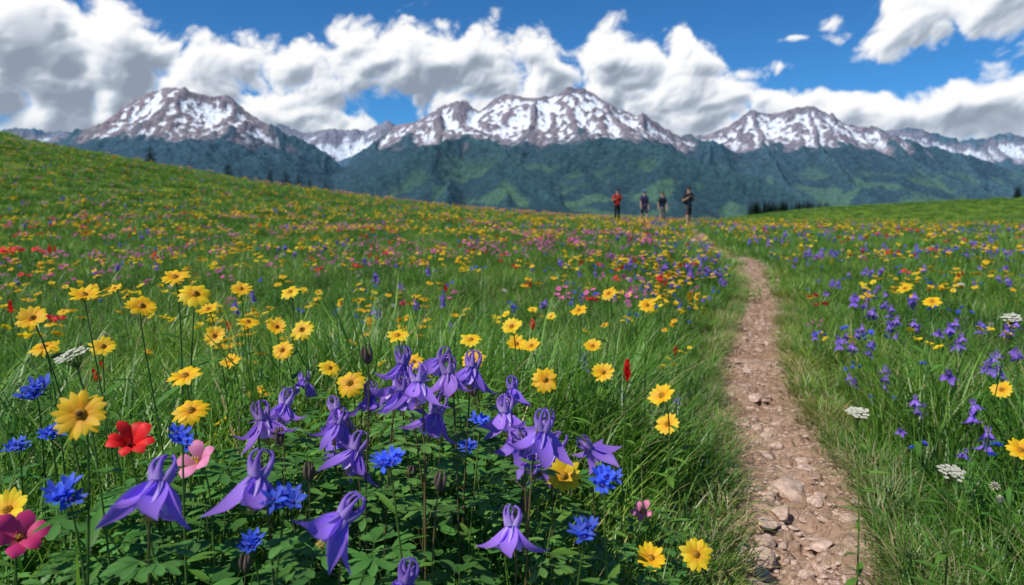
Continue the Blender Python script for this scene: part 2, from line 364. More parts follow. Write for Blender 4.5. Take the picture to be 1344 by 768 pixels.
def stalks():
    mb=MB()
    for i in range(5):
        a=ru(0,6.28); h=ru(.28,.46); ln=ru(.05,.4); t=np.linspace(0,1,6); P=np.stack([math.cos(a)*h*ln*t**2,math.sin(a)*h*ln*t**2,h*t],-1); c=lerp((.30,.30,.10),(.42,.33,.18),random.random())
        mb.tube(P,.0008,c,0,3)
        for k in range(14):
            q=P[-1]-(P[-1]-P[-2])*k*.06; b=k*2.4; leaf(mb,q,(math.cos(b)*.5,math.sin(b)*.5,1),(1,0,0),.010,.003,c*ru(.8,1.2),.2,(.4,1,.1),0)
    return mb
def trifoliate(mb,e,a,g,k_=1.0):
    for k in range(3):
        b=a+(k-1)*1.5; q=e+np.array([math.cos(b),math.sin(b),.15])*ru(.012,.022)*k_; mb.tube([e,q],.0007,g,0,3)
        for l in range(3):
            b2=b+(l-1)*.75; leaf(mb,q,(math.cos(b2),math.sin(b2),ru(-.1,.35)),(0,0,1),k_*ru(.022,.036),k_*ru(.011,.016),g*ru(.8,1.25),.2,(.15,.6,1,.95,.35),.25)
def leafy(kind):
    mb=MB()
    if kind=='columbine':
        for i in range(15):
            a=ru(0,6.28); h=ru(.10,.36); r=ru(.03,.15); t=np.linspace(0,1,5)
            P=np.stack([math.cos(a)*r*t**1.5,math.sin(a)*r*t**1.5,h*t],-1); mb.tube(P,.0011,(.11,.19,.04),0,3)
            trifoliate(mb,P[-1],a,np.array((.085,.23,.045))*ru(.75,1.4))
    elif kind=='lance':
        for i in range(4):
            a=ru(0,6.28); h=ru(.20,.38); ln=ru(0,.25); t=np.linspace(0,1,6); P=np.stack([math.cos(a)*h*ln*t**2+ru(-.02,.02),math.sin(a)*h*ln*t**2,h*t],-1)
            g=np.array((.10,.24,.03))*ru(.7,1.3); mb.tube(P,np.linspace(.0018,.0008,6),g,0,4)
            for k in range(18):
                f=(k+1)/19; q=P[0]+(P[-1]-P[0])*f; b=k*2.4; L=ru(.035,.06)*(1.2-f*.6); leaf(mb,q,(math.cos(b),math.sin(b),ru(.2,.9)),(0,0,1),L,L*.24,g*ru(.8,1.3),.3,droop=.25)
    elif kind=='rosette':
        for i in range(11):
            a=i*2.4; L=ru(.07,.14); g=np.array((.10,.24,.035))*ru(.7,1.3); leaf(mb,(0,0,.01),(math.cos(a),math.sin(a),ru(.6,1.7)),(0,0,1),L,L*.28,g,.3,(.2,.55,.9,1,.7,.05),.45)
    elif kind=='fern':
        for i in range(6):
            a=ru(0,6.28); h=ru(.14,.26); t=np.linspace(0,1,8); P=np.stack([math.cos(a)*h*.5*t**1.5,math.sin(a)*h*.5*t**1.5,h*t-.2*h*t**3],-1); g=np.array((.085,.22,.04))*ru(.75,1.3); mb.tube(P,.0011,g,0,3)
            for k in range(2,8):
                for s_ in (-1,1):
                    b=a+s_*1.15; L=.045*(1-.09*k); leaf(mb,P[k],(math.cos(b),math.sin(b),.25),(0,0,1),L,L*.3,g*ru(.8,1.25),.2)
    return mb
# --- flower heads, local frame: +z is the direction the flower faces
def daisy(Rr=.025,n=14,c=(.93,.60,.008),dark=False,droop=None):
    mb=MB(); dr=ru(-.1,.35) if droop is None else droop
    for k in range(n):
        a=2*math.pi*k/n+ru(-.09,.09); d=np.array([math.cos(a),math.sin(a),0]); S=np.array([-math.sin(a),math.cos(a),ru(-.25,.25)])
        t=np.linspace(0,1,6); L=Rr*ru(.86,1.07); q=dr+ru(-.18,.18); P=np.outer(.2*L+t*.8*L,d); P[:,2]=.0015+Rr*(.16*t-q*t**2)+(k%2)*.0006
        cc=np.minimum(1,np.array(c)*ru(.88,1.06)); C=np.stack([lerp(cc*np.array((.92,.66,.8)),cc,min(1,x*1.6)) for x in t])
        mb.strip(P,S,Rr*np.array([.07,.12,.165,.17,.125,.03])*16/n*1.12,C,1,.22)
    cen=(.22,.10,.012) if dark else (.62,.33,.008)
    mb.ball((0,0,.0015),(Rr*.25,Rr*.25,Rr*.2),(.55,.27,.01),1,12,5,True,.08); mb.ball((0,0,.0035),(Rr*.16,Rr*.16,Rr*.18),np.array(cen)*.7,1,9,4,True,.12)
    for k in range(9): a=k*.7; leaf(mb,(0,0,-.003),(math.cos(a),math.sin(a),.1),(0,0,1),Rr*.42,Rr*.14,(.10,.2,.03),.2)
    return mb
def columbine(sz=1.0):
    mb=MB(); v=ru(0,1); sep=lerp((.40,.20,.76),(.25,.13,.70),v)*ru(.85,1.15); pet=lerp((.66,.50,.86),(.42,.27,.74),v); spu=sep*.8
    for k in range(5):
        a=2*math.pi*k/5+ru(-.15,.15); d=np.array([math.cos(a),math.sin(a),0]); z=np.array([0,0,1.]); S=np.array([-math.sin(a),math.cos(a),0])
        t=np.linspace(0,1,9); fl_=ru(.9,1.2); cu=ru(-.012,.022)
        rr=.004+.036*fl_*t; zz=.001+.020*t+.010*np.sin(t*3.1)+cu*t**2
        P=np.outer(rr,d)+np.outer(zz,z)+np.outer(.006*np.sin(t*3)*ru(-1,1),S); Sx=S+z*ru(-.5,.5)
        C=np.stack([lerp(sep*1.2,sep*.75,x) for x in t]); mb.strip(P*sz,Sx,sz*.0108*np.array([.3,.7,.95,1,.9,.7,.45,.24,.03])*ru(.85,1.1),C,1,.5)
        a2=a+math.pi/5; d2=np.array([math.cos(a2),math.sin(a2),0]); S2=np.array([-math.sin(a2),math.cos(a2),0])
        t=np.linspace(0,1,5); P=np.outer(.005+.011*t-.002*t**2,d2)+np.outer(.0+.027*t,z); C=np.stack([lerp(pet*.8,np.minimum(1,pet*1.3),x) for x in t])
        mb.strip(P*sz,S2,sz*.0068*np.array([.75,1,1.05,.95,.45]),C,1,.45)
        t=np.linspace(0,1,7); cv=ru(.2,1.6); P=np.outer(.005+.007*np.sin(t*2.4)-.006*t**2.5*cv,d2)+np.outer(-.027*t+.005*t**4,z)
        C=np.stack([lerp(pet*.8,spu,min(1,x*2)) for x in t]); mb.tube(P*sz,sz*np.array([.0048,.0038,.0026,.0018,.0013,.0010,.0015]),C,1,6)
    for k in range(9):
        a=k*.7; mb.tube(np.array([[0,0,.005],[math.cos(a)*.003,math.sin(a)*.003,.033]])*sz,.0005,(.6,.5,.15),1,3); mb.ball(np.array([math.cos(a)*.003,math.sin(a)*.003,.034])*sz,.0012,(.7,.5,.08),1,5,3)
    return mb
def blueflower(sc_=1.0):
    mb=MB(); c=np.array((.05,.13,.80))*ru(.85,1.2)
    for f in range(5):
        b=2*math.pi*f/5; off=np.array([math.cos(b),math.sin(b),0])*.0085*(f>0); off[2]=ru(-.004,.003)
        for k in range(7):
            a=2*math.pi*k/7+ru(-.2,.2); el=ru(.25,1.1); d=np.array([math.cos(a)*math.cos(el),math.sin(a)*math.cos(el),math.sin(el)])
            leaf(mb,off*sc_,d,(0,0,1),sc_*ru(.010,.0155),sc_*.0048,c*ru(.75,1.3)+np.array([.03,.02,0])*random.random(),.25,(.25,.5,1,.9,.1),.2,1)
        mb.ball((off+np.array([0,0,.003]))*sc_,.0018*sc_,(.14,.08,.45),1,5,3)
    for k in range(6): a=k*1.05; leaf(mb,(0,0,-.005),(math.cos(a),math.sin(a),.5),(0,0,1),.014*sc_,.004*sc_,(.09,.2,.04),.2)
    return mb
def cup5(c,Rr=.025,n=5,cen=(.75,.6,.08),open_=.45,wide=.46,prof=(.2,.6,.95,1,.7,.06)):
    mb=MB(); c=np.array(c)
    for k in range(n):
        a=2*math.pi*k/n+ru(-.14,.14); d=np.array([math.cos(a),math.sin(a),0]); S=np.array([-math.sin(a),math.cos(a),ru(-.3,.3)]); t=np.linspace(0,1,6)
        P=np.outer(.05*Rr+Rr*t*ru(.9,1.05),d); P[:,2]=Rr*(open_*np.sin(t*1.9)+ru(-.15,.2)*t+(k%2)*.05)
        cc=c*ru(.85,1.15); C=np.stack([lerp(cc*.75+np.array(cen)*.15,cc,min(1,x*2)) for x in t]); mb.strip(P,S,Rr*wide*np.array(prof)*ru(.88,1.1),C,1,ru(.15,.5))
    for k in range(14):
        a=ru(0,6.28); r=Rr*ru(0,.2); e=np.array([r*math.cos(a),r*math.sin(a),Rr*ru(.25,.5)]); mb.tube([(0,0,0),e],.0004,cen,1,3); mb.ball(e,.0012,cen,1,5,3)
    return mb
def brush(c,L=.035):
    mb=MB(); c=np.array(c)
    for k in range(22):
        f=k/21; a=k*2.4; leaf(mb,(0,0,-L*.5+L*f),(math.cos(a),math.sin(a),.9+f*1.5),(0,0,1),.017*(1.1-.4*f),.007,c*ru(.7,1.25),.3,(.3,.8,1,.8,.2),-.1,1)
    return mb
def umbel(c=(.74,.72,.60)):
    mb=MB()
    for k in range(26):
        a=k*2.4; r=.0205*math.sqrt(k/26)*ru(.85,1.1); e=np.array([r*math.cos(a),r*math.sin(a),.006-r*.3+ru(-.002,.002)])
        mb.tube([(0,0,-.02),e],.0005,(.12,.2,.05),0,3)
        for j in range(5):
            b=j*1.257+a; leaf(mb,e,(math.cos(b),math.sin(b),.3),(0,0,1),.0042,.0036,np.array(c)*ru(.75,1.1),.2,(.4,1,.5),.1,1)
    return mb
def budhead(c=(.20,.15,.12)):
    mb=MB()
    for k in range(5):
        a=k*1.257; t=np.linspace(0,1,5); P=np.stack([math.cos(a)*(.002+.004*np.sin(t*2.6)),math.sin(a)*(.002+.004*np.sin(t*2.6)),.026*t],-1)
        mb.tube(P,[.0015,.003,.003,.002,.0004],np.array(c)*ru(.8,1.2),1,5)
    return mb
def clover(c):
    mb=MB()
    for k in range(34):
        a=k*2.4; f=k/34; ph=f*2.2; d=np.array([math.sin(ph)*math.cos(a),math.sin(ph)*math.sin(a),math.cos(ph)]); leaf(mb,d*.004,d,(0.1,.2,1),.012,.004,np.array(c)*ru(.75,1.2),.3,(.4,.9,1,.3),0,1)
    return mb
def head_matrix(pos,direction,roll=None):
    q=Vector(direction).normalized().to_track_quat('Z','Y'); return Matrix.Translation(Vector(pos))@q.to_matrix().to_4x4()@Matrix.Rotation(ru(0,6.28) if roll is None else roll,4,'Z')
def plant(head,hp,direction,base=(0,0,0),nod=False,stemc=(.11,.21,.04),r=.0013,leaves=5,lk=1.0,tri=0):
    mb=MB(); hp=np.array(hp,float); base=np.array(base,float); d=np.array(Vector(direction).normalized())
    H=hp[2]-base[2]; t=np.linspace(0,1,13)
    if nod: end=hp-d*.012; c1=base+np.array([0,0,H*.6]); c2=end+np.array([ru(-.02,.02),ru(-.02,.02),.05])
    else: end=hp-d*.003; c1=base+np.array([ru(-.03,.03),ru(-.03,.03),H*.5]); c2=end-d*.06
    P=np.outer((1-t)**3,base)+np.outer(3*t*(1-t)**2,c1)+np.outer(3*t*t*(1-t),c2)+np.outer(t**3,end)
    mb.tube(P,np.linspace(r*1.4,r*.8,13),stemc,0,5)
    for k in range(leaves):
        f=int(2+k*8/max(1,leaves)); a=ru(0,6.28); L=ru(.03,.055)*lk*(1.2-.05*f); leaf(mb,P[f],(math.cos(a),math.sin(a),ru(.2,.9)),(0,0,1),L,L*.25,np.array((.09,.22,.03))*ru(.8,1.3),.3)
    for k in range(tri):
        f=5+k*2; a=ru(0,6.28); e=P[f]+np.array([math.cos(a)*.03,math.sin(a)*.03,.015]); mb.tube([P[f],e],.0007,stemc,0,3); trifoliate(mb,e,a,np.array((.085,.22,.045))*ru(.8,1.2),.8)
    mb.merge(head,head_matrix(hp,d)); return mb
# ================================================= instancing
def protos(cname,mbs,prefix):
    c=bpy.data.collections.new(cname)
    for i,mb in enumerate(mbs):
        nm="%s_%02d"%(prefix,i); me=mb if isinstance(mb,bpy.types.Mesh) else mb.mesh(nm); c.objects.link(bpy.data.objects.new(nm,me))
    return c
def scatter(name,coll,P,rot,scl,idx):
    me=bpy.data.meshes.new(name); n=len(P); me.vertices.add(n); me.vertices.foreach_set('co',np.asarray(P,np.float32).ravel())
    a=me.attributes.new('rot','FLOAT_VECTOR','POINT'); a.data.foreach_set('vector',np.asarray(rot,np.float32).ravel())
    a=me.attributes.new('scl','FLOAT_VECTOR','POINT'); a.data.foreach_set('vector',np.asarray(scl,np.float32).ravel())
    a=me.attributes.new('idx','INT','POINT'); a.data.foreach_set('value',np.asarray(idx,np.int32))
    o=bpy.data.objects.new(name,me); sc.collection.objects.link(o)
    g=bpy.data.node_groups.new(name+"_nodes",'GeometryNodeTree'); g.interface.new_socket('Geometry',in_out='INPUT',socket_type='NodeSocketGeometry'); g.interface.new_socket('Geometry',in_out='OUTPUT',socket_type='NodeSocketGeometry')
    gi=g.nodes.new('NodeGroupInput'); go=g.nodes.new('NodeGroupOutput'); ip=g.nodes.new('GeometryNodeInstanceOnPoints'); ci=g.nodes.new('GeometryNodeCollectionInfo')
    ci.inputs['Collection'].default_value=coll; ci.inputs['Separate Children'].default_value=True; ci.inputs['Reset Children'].default_value=True
    def na(nm,t):
        q=g.nodes.new('GeometryNodeInputNamedAttribute'); q.data_type=t; q.inputs['Name'].default_value=nm
        return [s for s in q.outputs if s.enabled and s.name=='Attribute'][0]
    L=g.links; L.new(gi.outputs[0],ip.inputs['Points']); L.new(ci.outputs[0],ip.inputs['Instance']); ip.inputs['Pick Instance'].default_value=True
    L.new(na('idx','INT'),ip.inputs['Instance Index']); L.new(na('rot','FLOAT_VECTOR'),ip.inputs['Rotation']); L.new(na('scl','FLOAT_VECTOR'),ip.inputs['Scale']); L.new(ip.outputs[0],go.inputs[0])
    md=o.modifiers.new("instances",'NODES'); md.node_group=g; return o
TH=.84
def sample(bands,accept=None):
    out_=[]
    for r0,r1,den in bands:
        n=int(den*TH*(r1*r1-r0*r0)); r=np.sqrt(R.uniform(r0*r0,r1*r1,n)); th=R.uniform(-TH,TH,n); out_.append(np.stack([r*np.sin(th),r*np.cos(th)],-1))
    P=np.concatenate(out_)
    if accept is not None: P=P[R.rand(len(P))<accept(P[:,0],P[:,1])]
    return P
def place(P2,dz=0): return np.stack([P2[:,0],P2[:,1],hgt(P2[:,0],P2[:,1])+dz],-1)
def pdist(P): return np.abs(path_d(P[:,0],np.clip(P[:,1],-39,59)))/wid(P[:,1])
def hfac(P):
    pd=pdist(P); return np.clip(.36+(pd-.19)/.42,.36,1)
def rots(n,tilt=.12): return np.stack([R.uniform(-tilt,tilt,n),R.uniform(-tilt,tilt,n),R.uniform(0,6.28,n)],-1)
def u3(s): return np.repeat(np.asarray(s)[:,None],3,1)
# grass
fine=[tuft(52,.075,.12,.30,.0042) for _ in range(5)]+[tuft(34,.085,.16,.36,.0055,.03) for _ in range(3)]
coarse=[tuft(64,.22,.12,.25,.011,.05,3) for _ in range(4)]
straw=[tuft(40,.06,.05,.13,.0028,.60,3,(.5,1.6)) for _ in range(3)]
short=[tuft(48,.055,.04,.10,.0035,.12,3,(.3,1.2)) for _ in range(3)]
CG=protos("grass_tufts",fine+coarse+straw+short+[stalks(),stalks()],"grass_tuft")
def notpath(x,y):
    pd=np.abs(path_d(x,np.clip(y,-39,59)))/wid(y); w=.205+.03*gn(y*2.,x*0,300)+.03*gn(y*7.,x*0+9*np.sign(x-path_x(y)),301)
    return (pd>w)|(y>52)
PG=sample([(.42,1.5,225),(1.5,2.6,185),(2.6,4,122),(4,6.5,74),(6.5,10,42),(10,16,16)],lambda x,y:notpath(x,y)*1.)
n=len(PG); d0=np.hypot(PG[:,0],PG[:,1]); s=(R.uniform(.75,1.25,n)*hfac(PG))*(1+.35*gn(PG[:,0]*1.1,PG[:,1]*1.1,310)); s*=np.where(PG[:,1]<1.1,1.0,1.)*np.where(path_d(PG[:,0],PG[:,1])<-.5,1+.35*ss(.9,1.3,d0)*ss(3.3,2.0,d0),1)*(1-.34*ss(2,5,d0))
idx=R.randint(0,8,n); hf=hfac(PG); sh_=hf<.5; idx[sh_]=R.randint(15,18,sh_.sum()); s[sh_]*=2.0
st_=(~sh_)&(R.rand(n)<.03)&(d0>1.3); idx[st_]=R.randint(18,20,st_.sum()); s[st_]=np.clip(s[st_],.6,.9)
sxy=np.maximum(s,.75)*(1+d0/25)
S1=np.stack([sxy,sxy,s],-1); S1[st_]=s[st_][:,None]
PC=sample([(6,10,9),(10,16,12),(16,28,6.5),(28,52,3.4),(52,150,.5)],lambda x,y:notpath(x,y)*((y<52)|(x>.22*y)))
nc=len(PC); sc_=R.uniform(.7,1.2,nc)*(1+np.hypot(PC[:,0],PC[:,1])/90); szc=sc_*np.maximum(.5,np.clip(.35+(pdist(PC)-.15)/.6,0,1))*.72
PS=np.stack([R.uniform(-1,1,1300),1.0+13*R.rand(1300)**1.8],-1); side=np.sign(PS[:,0]); off=(.175+.13*R.rand(1300)**1.5)*side*wid(PS[:,1]); PS=np.stack([path_x(PS[:,1])+off,PS[:,1]],-1)
ns=len(PS); ssz=R.uniform(.5,1.2,ns)
allP=np.concatenate([place(PG,-.005),place(PC,-.005),place(PS,-.01)]); allR=np.concatenate([rots(n),rots(nc),rots(ns)])
allS=np.concatenate([S1,np.stack([sc_,sc_,szc],-1),u3(ssz)]); allI=np.concatenate([idx,R.randint(8,12,nc),R.randint(12,18,ns)])
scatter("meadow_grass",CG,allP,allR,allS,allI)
# leafy plants
kinds=['columbine']*4+['lance']*3+['rosette']*2+['fern']*2
CL=protos("leafy_plants",[leafy(k) for k in kinds],"leafy_plant")
PL=sample([(.48,1.3,125),(1.3,2.2,90),(2.2,4,40),(4,8,11),(8,14,3)],lambda x,y:(np.abs(path_d(x,y))/wid(y)>.27)*1.)
nl=len(PL); d=np.hypot(PL[:,0],PL[:,1]); il=R.randint(4,11,nl); front=(d<1.5)&(PL[:,0]<path_x(PL[:,1]))&(R.rand(nl)<.6); il[front]=R.randint(0,4,front.sum())
sl_=R.uniform(.75,1.2,nl)*np.clip(.35+(pdist(PL)-.2)/.5,.35,1.05)*np.where(d>3,.8,1)
scatter("meadow_leafy_plants",CL,place(PL),rots(nl,.15),u3(sl_),il)
# scattered wildflowers (each prototype 0.30 m tall)
def fproto(headf,hh=.30,nod=False,lv=5,multi=1):
    mb=MB()
    for k in range(multi):
        a=ru(0,6.28); r=ru(0,.03)*(multi>1); hp=(ru(-.03,.03)+r*math.cos(a)*2,ru(-.03,.03)+r*math.sin(a)*2,hh*ru(.88,1.05)); b=(r*math.cos(a)*.5,r*math.sin(a)*.5,0)
        az=ru(0,6.28); tl=ru(.1,.65) if not nod else ru(0,.6)
        dr=(math.sin(tl)*math.cos(az),math.sin(tl)*math.sin(az),math.cos(tl)*(-1 if nod else 1)); p=plant(headf(),hp,dr,b,nod,leaves=lv); mb.merge(p,Matrix.Identity(4))
    return mb
Y=[fproto(lambda:daisy(.026,random.choice([11,13,15])),multi=m_) for m_ in (1,2,3,4)]+[fproto(lambda:daisy(.023,12,(.92,.68,.02)),multi=3),fproto(lambda:cup5((.93,.68,.01),.020),multi=4)]
Pp=[fproto(lambda:columbine(.85),nod=True,multi=m_) for m_ in (1,2,3)]
Bl=[fproto(lambda:blueflower(1.1),multi=m_) for m_ in (1,2,3)]
Pk=[fproto(lambda:cup5((.88,.17,.50),.021),multi=3),fproto(lambda:clover((.85,.26,.58)),multi=4)]
Rd=[fproto(lambda:brush((.90,.02,.03)),multi=2),fproto(lambda:cup5((.88,.015,.05),.023),multi=2)]
Wh=[fproto(lambda:umbel(),multi=1),fproto(lambda:clover((.6,.55,.42)),multi=2)]
CF=protos("wildflowers",Y+Pp+Bl+Pk+Rd+Wh,"wildflower")
iY=(0,6);iP=(6,9);iB=(9,12);iK=(12,14);iR=(14,16);iW=(16,18)
FP=[];FS=[];FI=[]
def addf(P,rng,s0,s1):
    k=P[(pdist(P)>.29)|(P[:,1]>20)]; n_=len(k); FP.append(k); FI.append(R.randint(rng[0],rng[1],n_)); dd=np.hypot(k[:,0],k[:,1])
    FS.append(R.uniform(s0,s1,n_)*np.clip(.55+(pdist(k)-.2)/.7,.55,1.0)*(1+.40*ss(5,25,dd)))
def msk(sx,seed,lo,hi): return lambda x,y: ss(lo,hi,fbm(x*sx,y*sx,3,seed))
my=msk(.5,400,-.22,.25)
upl=lambda x,y: 1-.55*ss(-6,-18,x)
addf(sample([(1.5,3,5),(3,8,8.5),(8,14,8),(14,24,5),(24,52,2.3)],lambda x,y:upl(x,y)*(.10+.90*my(x,y))*(.6+.4*ss(.5,-.6,path_d(x,y))+.2*(y>12))),iY,.95,1.2)
mb_=msk(.5,410,-.08,.22)
def nearpath(x,y,wd): return np.exp(-((np.abs(path_d(x,y))-.9)/wd)**2)
addf(sample([(2.0,5,12),(5,12,15),(12,26,7),(26,50,1.2)],lambda x,y:mb_(x,y)*np.clip(nearpath(x,y,1.3)*.9+.06+.22*(path_d(x,y)>.5),0,1)),(6,12),.70,.95)
addf(sample([(2.2,6,4),(6,20,2.2),(20,45,.6)],msk(.6,430,.0,.3)),(7,12),.65,.9)
pkm=msk(.4,440,.0,.22)
addf(sample([(4,9,8),(9,18,8),(18,48,1.5)],lambda x,y:pkm(x,y)*np.where(path_d(x,y)<-.5,1,.15)),iK,.85,1.05)
addf(sample([(2.5,8,1.6),(8,20,1.4),(20,48,.35)],lambda x,y:msk(.6,450,-.15,.25)(x,y)),iR,1.0,1.25)
addf(sample([(1.6,8,1.2),(8,30,.5)]),iW,.7,1.0)
def drift(cx,cy,sx,sy,n_,rng,s0=.8,s1=1.05): addf(np.stack([R.normal(cx,sx,n_),R.normal(cy,sy,n_)],-1),rng,s0,s1)
drift(-.2,8.6,.9,.5,34,iK,.95,1.15); drift(.9,9.4,.7,.5,30,iK,.95,1.15); drift(-4.6,7.5,.9,.8,28,iK,.95,1.15); drift(-3.7,5.6,.4,.4,14,iK); drift(-5.3,7.4,.35,.3,12,iR,1.4,1.8); drift(1.0,5.2,.25,.2,5,iR,1.,1.2); drift(4.2,7.6,.2,.3,4,iR,1.,1.3); drift(.6,6.5,.8,.5,6,iR,1.,1.2)
drift(1.35,2.25,.28,.28,18,iP); drift(1.75,3.0,.35,.35,18,iP); drift(1.4,2.6,.22,.3,12,iB,.7,.9); drift(2.1,3.6,.45,.4,20,(6,12)); drift(3.1,5.6,.7,.5,32,(6,12),.7,.9); drift(2.9,5.0,.5,.4,20,iY); drift(1.8,2.9,.3,.3,8,iY); drift(4.6,8.2,1.2,.8,44,(6,12),.7,.95); drift(4.4,8.0,1.4,.8,40,iY)
drift(1.75,6.2,.35,.8,38,iP,.75,.95); drift(1.1,4.8,.3,.5,26,iY); drift(.75,3.6,.2,.4,12,iY); drift(1.0,4.1,.25,.4,12,iB); drift(2.4,8.7,.35,1.1,40,(6,12),.7,.9); drift(1.2,7.0,.4,.6,24,iY); drift(-.4,2.9,.5,.4,8,iY,.9,1.1); drift(-1.2,3.6,.6,.5,16,iY)
FP=np.concatenate(FP);FS=np.concatenate(FS);FI=np.concatenate(FI)
scatter("meadow_wildflowers",CF,place(FP,-.22*np.maximum(0,FS-1.05)),rots(len(FP),.16),u3(FS),FI)
# ================================================= foreground plants (each its own object), world cm
def T(s): return [tuple(float(v)/100 for v in q.split(',')) for q in s.split(';')]
def hero(name,head,x,y,z,direction,nod=False,lv=4,r=.0014,stemc=(.11,.21,.04),spread=.05,lk=1.0,tri=0):
    bx=x+ru(-spread,spread); by=y+ru(-.01,spread); g=hz1(bx,by)-.01
    mb=plant(head,(x-bx,y-by,z-g),direction,(0,0,0),nod,stemc,r,lv,lk,tri)
    o=bpy.data.objects.new(name,mb.mesh(name)); o.location=(bx,by,g); sc.collection.objects.link(o)
def dirn(x,y,el,spread=.6):
    a=math.atan2(-y,-x)+ru(-spread,spread); v=Vector((math.cos(a)*math.cos(el),math.sin(a)*math.cos(el),math.sin(el)))+SUN*.45
    return tuple(v.normalized())
for x,y,z in T("-34,63,58;-26,67,57;-17,66,53;0,82,44;-37,98,53;-36,105,53;-48,153,44;-22,93,50;-33,121,42;-12,85,62;-19,111,54;-9,94,61;-13,123,56;-25,117,51;-1,98,54;4,84,56;4,100,46;14,121,40;0,136,47;0,121,43;-12,73,42;-15,92,59;-6,101,60;1,91,52;-30,112,50;-10,88,57;-26,99,52;6,93,50;-17,104,60"):
    a=ru(-2.6,-.5) if random.random()<.75 else ru(0,6.28); t=ru(.15,.85); hero("columbine",columbine(ru(1.0,1.16)),x,y,z+.004,(math.sin(t)*math.cos(a),math.sin(t)*math.sin(a),-math.cos(t)),True,2,.0013,(.14,.13,.05),tri=2)
for x,y,z in T("-48,67,66;-70,100,50;-38,76,58;-37,54,61;-20,57,59;-33,82,42;-12,64,60;8,71,49;10,69,56;-5,100,52;-7,106,46;-80,106,46"):
    zz=min(z,.55) if y<.7 else z
    k=1 if zz==z else (H0-zz)/(H0-z); hero("blue_cornflower",blueflower(1.0*k),x*k,y*k,zz,dirn(x,y,ru(.7,1.3)),False,10,lk=1.2)
yl=T("-43,66,64;-48,99,54;-66,85,45;-28,115,54;7,89,48;6,121,53;34,144,37;30,105,28;24,111,24;20,146,48;29,128,48;-40,146,49;-23,156,48;-63,127,71;-52,111,70;-66,165,64;-52,159,64;-74,117,69;-71,158,60;-65,147,56;-62,158,57;-57,163,55;-43,138,59;-50,146,53;-51,104,58;-66,157,48;-81,116,60;-79,111,66;-77,126,58;-61,111,68;-130,222,57;-8,137,53;-9,147,55;0,147,58;1,157,52;5,169,49;-25,147,56;22,183,46;20,201,53;29,202,58;37,185,57;124,168,38;93,120,40;129,222,57;115,185,58")
for i,(x,y,z) in enumerate(yl):
    el=.25 if i==0 else (ru(.25,.65) if i in (3,4,5,6,7,19,21,22,23) else ru(.6,1.2))
    hero("yellow_daisy",daisy(.025*ru(.98,1.1),15 if i else 19,(.93,.60,.008) if random.random()<.7 else (.93,.68,.015),dark=i in(0,22,21,19,20),droop=.05 if i==0 else None),x,y,z,dirn(x,y,el,.2 if i==0 else .8),False,11 if z>.4 else 6,.0014,lk=1.45)
PR=(.2,.5,.78,1,.85,.1)
hero("pink_wildflower",cup5((.92,.30,.52),.027,5,wide=.38,prof=PR,open_=.6),-.41,.86,.51,dirn(-.4,.8,.8),lv=9,lk=1.3); hero("pink_wildflower",cup5((.75,.04,.22),.028,6,wide=.36,prof=PR,open_=.6),-.56,.73,.47,dirn(-.5,.7,.5)); hero("pink_wildflower",cup5((.90,.28,.50),.024,5,wide=.36,prof=PR),.27,1.33,.22,dirn(.2,1.3,.7))
hero("red_wildflower",cup5((.90,.02,.02),.028,8,cen=(.35,.03,.02),open_=.85,wide=.32,prof=PR),-.50,.86,.53,dirn(-.5,.8,.8),lv=9,lk=1.3)
for x,y,z in T("15,87,63;-110,148,62"): 
    k=1.5; hero("indian_paintbrush",brush((.90,.018,.02)),x*k,y*k,H0-(H0-z)*k,(0,0,1),False,8)
for x,y,z in T("-58,88,65;74,110,40;68,130,44;118,159,58"): hero("white_yarrow",umbel(),x,y,z-(.0),(ru(-.3,.3),-.3,1),False,10,lk=1.2)
for x,y,z in T("-19,88,64;-13,121,49;-35,84,37;-34,96,50;-17,110,39;-21,110,36;-7,121,50;-28,90,47;-9,80,50;2,95,40"): hero("columbine_seedpod",budhead(),x,y,z,(ru(-.2,.2),ru(-.2,.2),1),False,3,.0012,(.15,.14,.06))
# ================================================= stones
def rock(seed,flat):
    import bmesh
    bm=bmesh.new(); bmesh.ops.create_icosphere(bm,subdivisions=3,radius=1)
    V=np.array([v.co[:] for v in bm.verts]); rs=np.random.RandomState(seed)
    for _ in range(9):
        nrm=rs.normal(size=3); nrm/=np.linalg.norm(nrm); dd=V@nrm; lim=rs.uniform(.55,.85); V-=np.outer(np.maximum(0,dd-lim),nrm)
    V*=1+.05*gn(V[:,0]*3+seed,V[:,1]*3+V[:,2]*2,500)[:,None]; V*=np.array([1,rs.uniform(.65,.95),flat])
    for v,c in zip(bm.verts,V): v.co=c
    me=bpy.data.meshes.new("stone"); bm.to_mesh(me); bm.free(); me.materials.append(MS); return me
MS=simple("sandstone",(.46,.33,.26),.9,.2,3,.35)
CS=protos("trail_stones",[rock(i,f) for i,f in enumerate((.6,.5,.35,.7,.3))],"stone")
ns=5000; yy_=.9+9*R.rand(ns)**1.7; vv=R.normal(0,.14,ns); vv=np.clip(vv,-.27,.27); xs=path_x(yy_)+vv; sz=.003+.011*R.rand(ns)**3+.022*(R.rand(ns)<.06)*R.rand(ns)
zs=pathz(xs,yy_,np.abs(vv))+pathrough(xs,yy_)+sz*.18
big=np.array([(.83,1.98,.085,2),(.94,2.10,.055,0),(.74,1.78,.04,1),(.60,1.55,.04,3),(.82,1.50,.035,0),(.90,1.72,.035,1),(1.06,2.9,.04,0),(.98,2.5,.036,3),(.87,2.25,.04,4),(.56,1.36,.035,1),(1.2,3.4,.04,0),(.72,1.36,.05,2),(.68,1.72,.04,4),(.95,2.35,.03,0),(1.05,2.6,.035,2),(.78,1.62,.045,4),(.86,1.85,.03,3)])
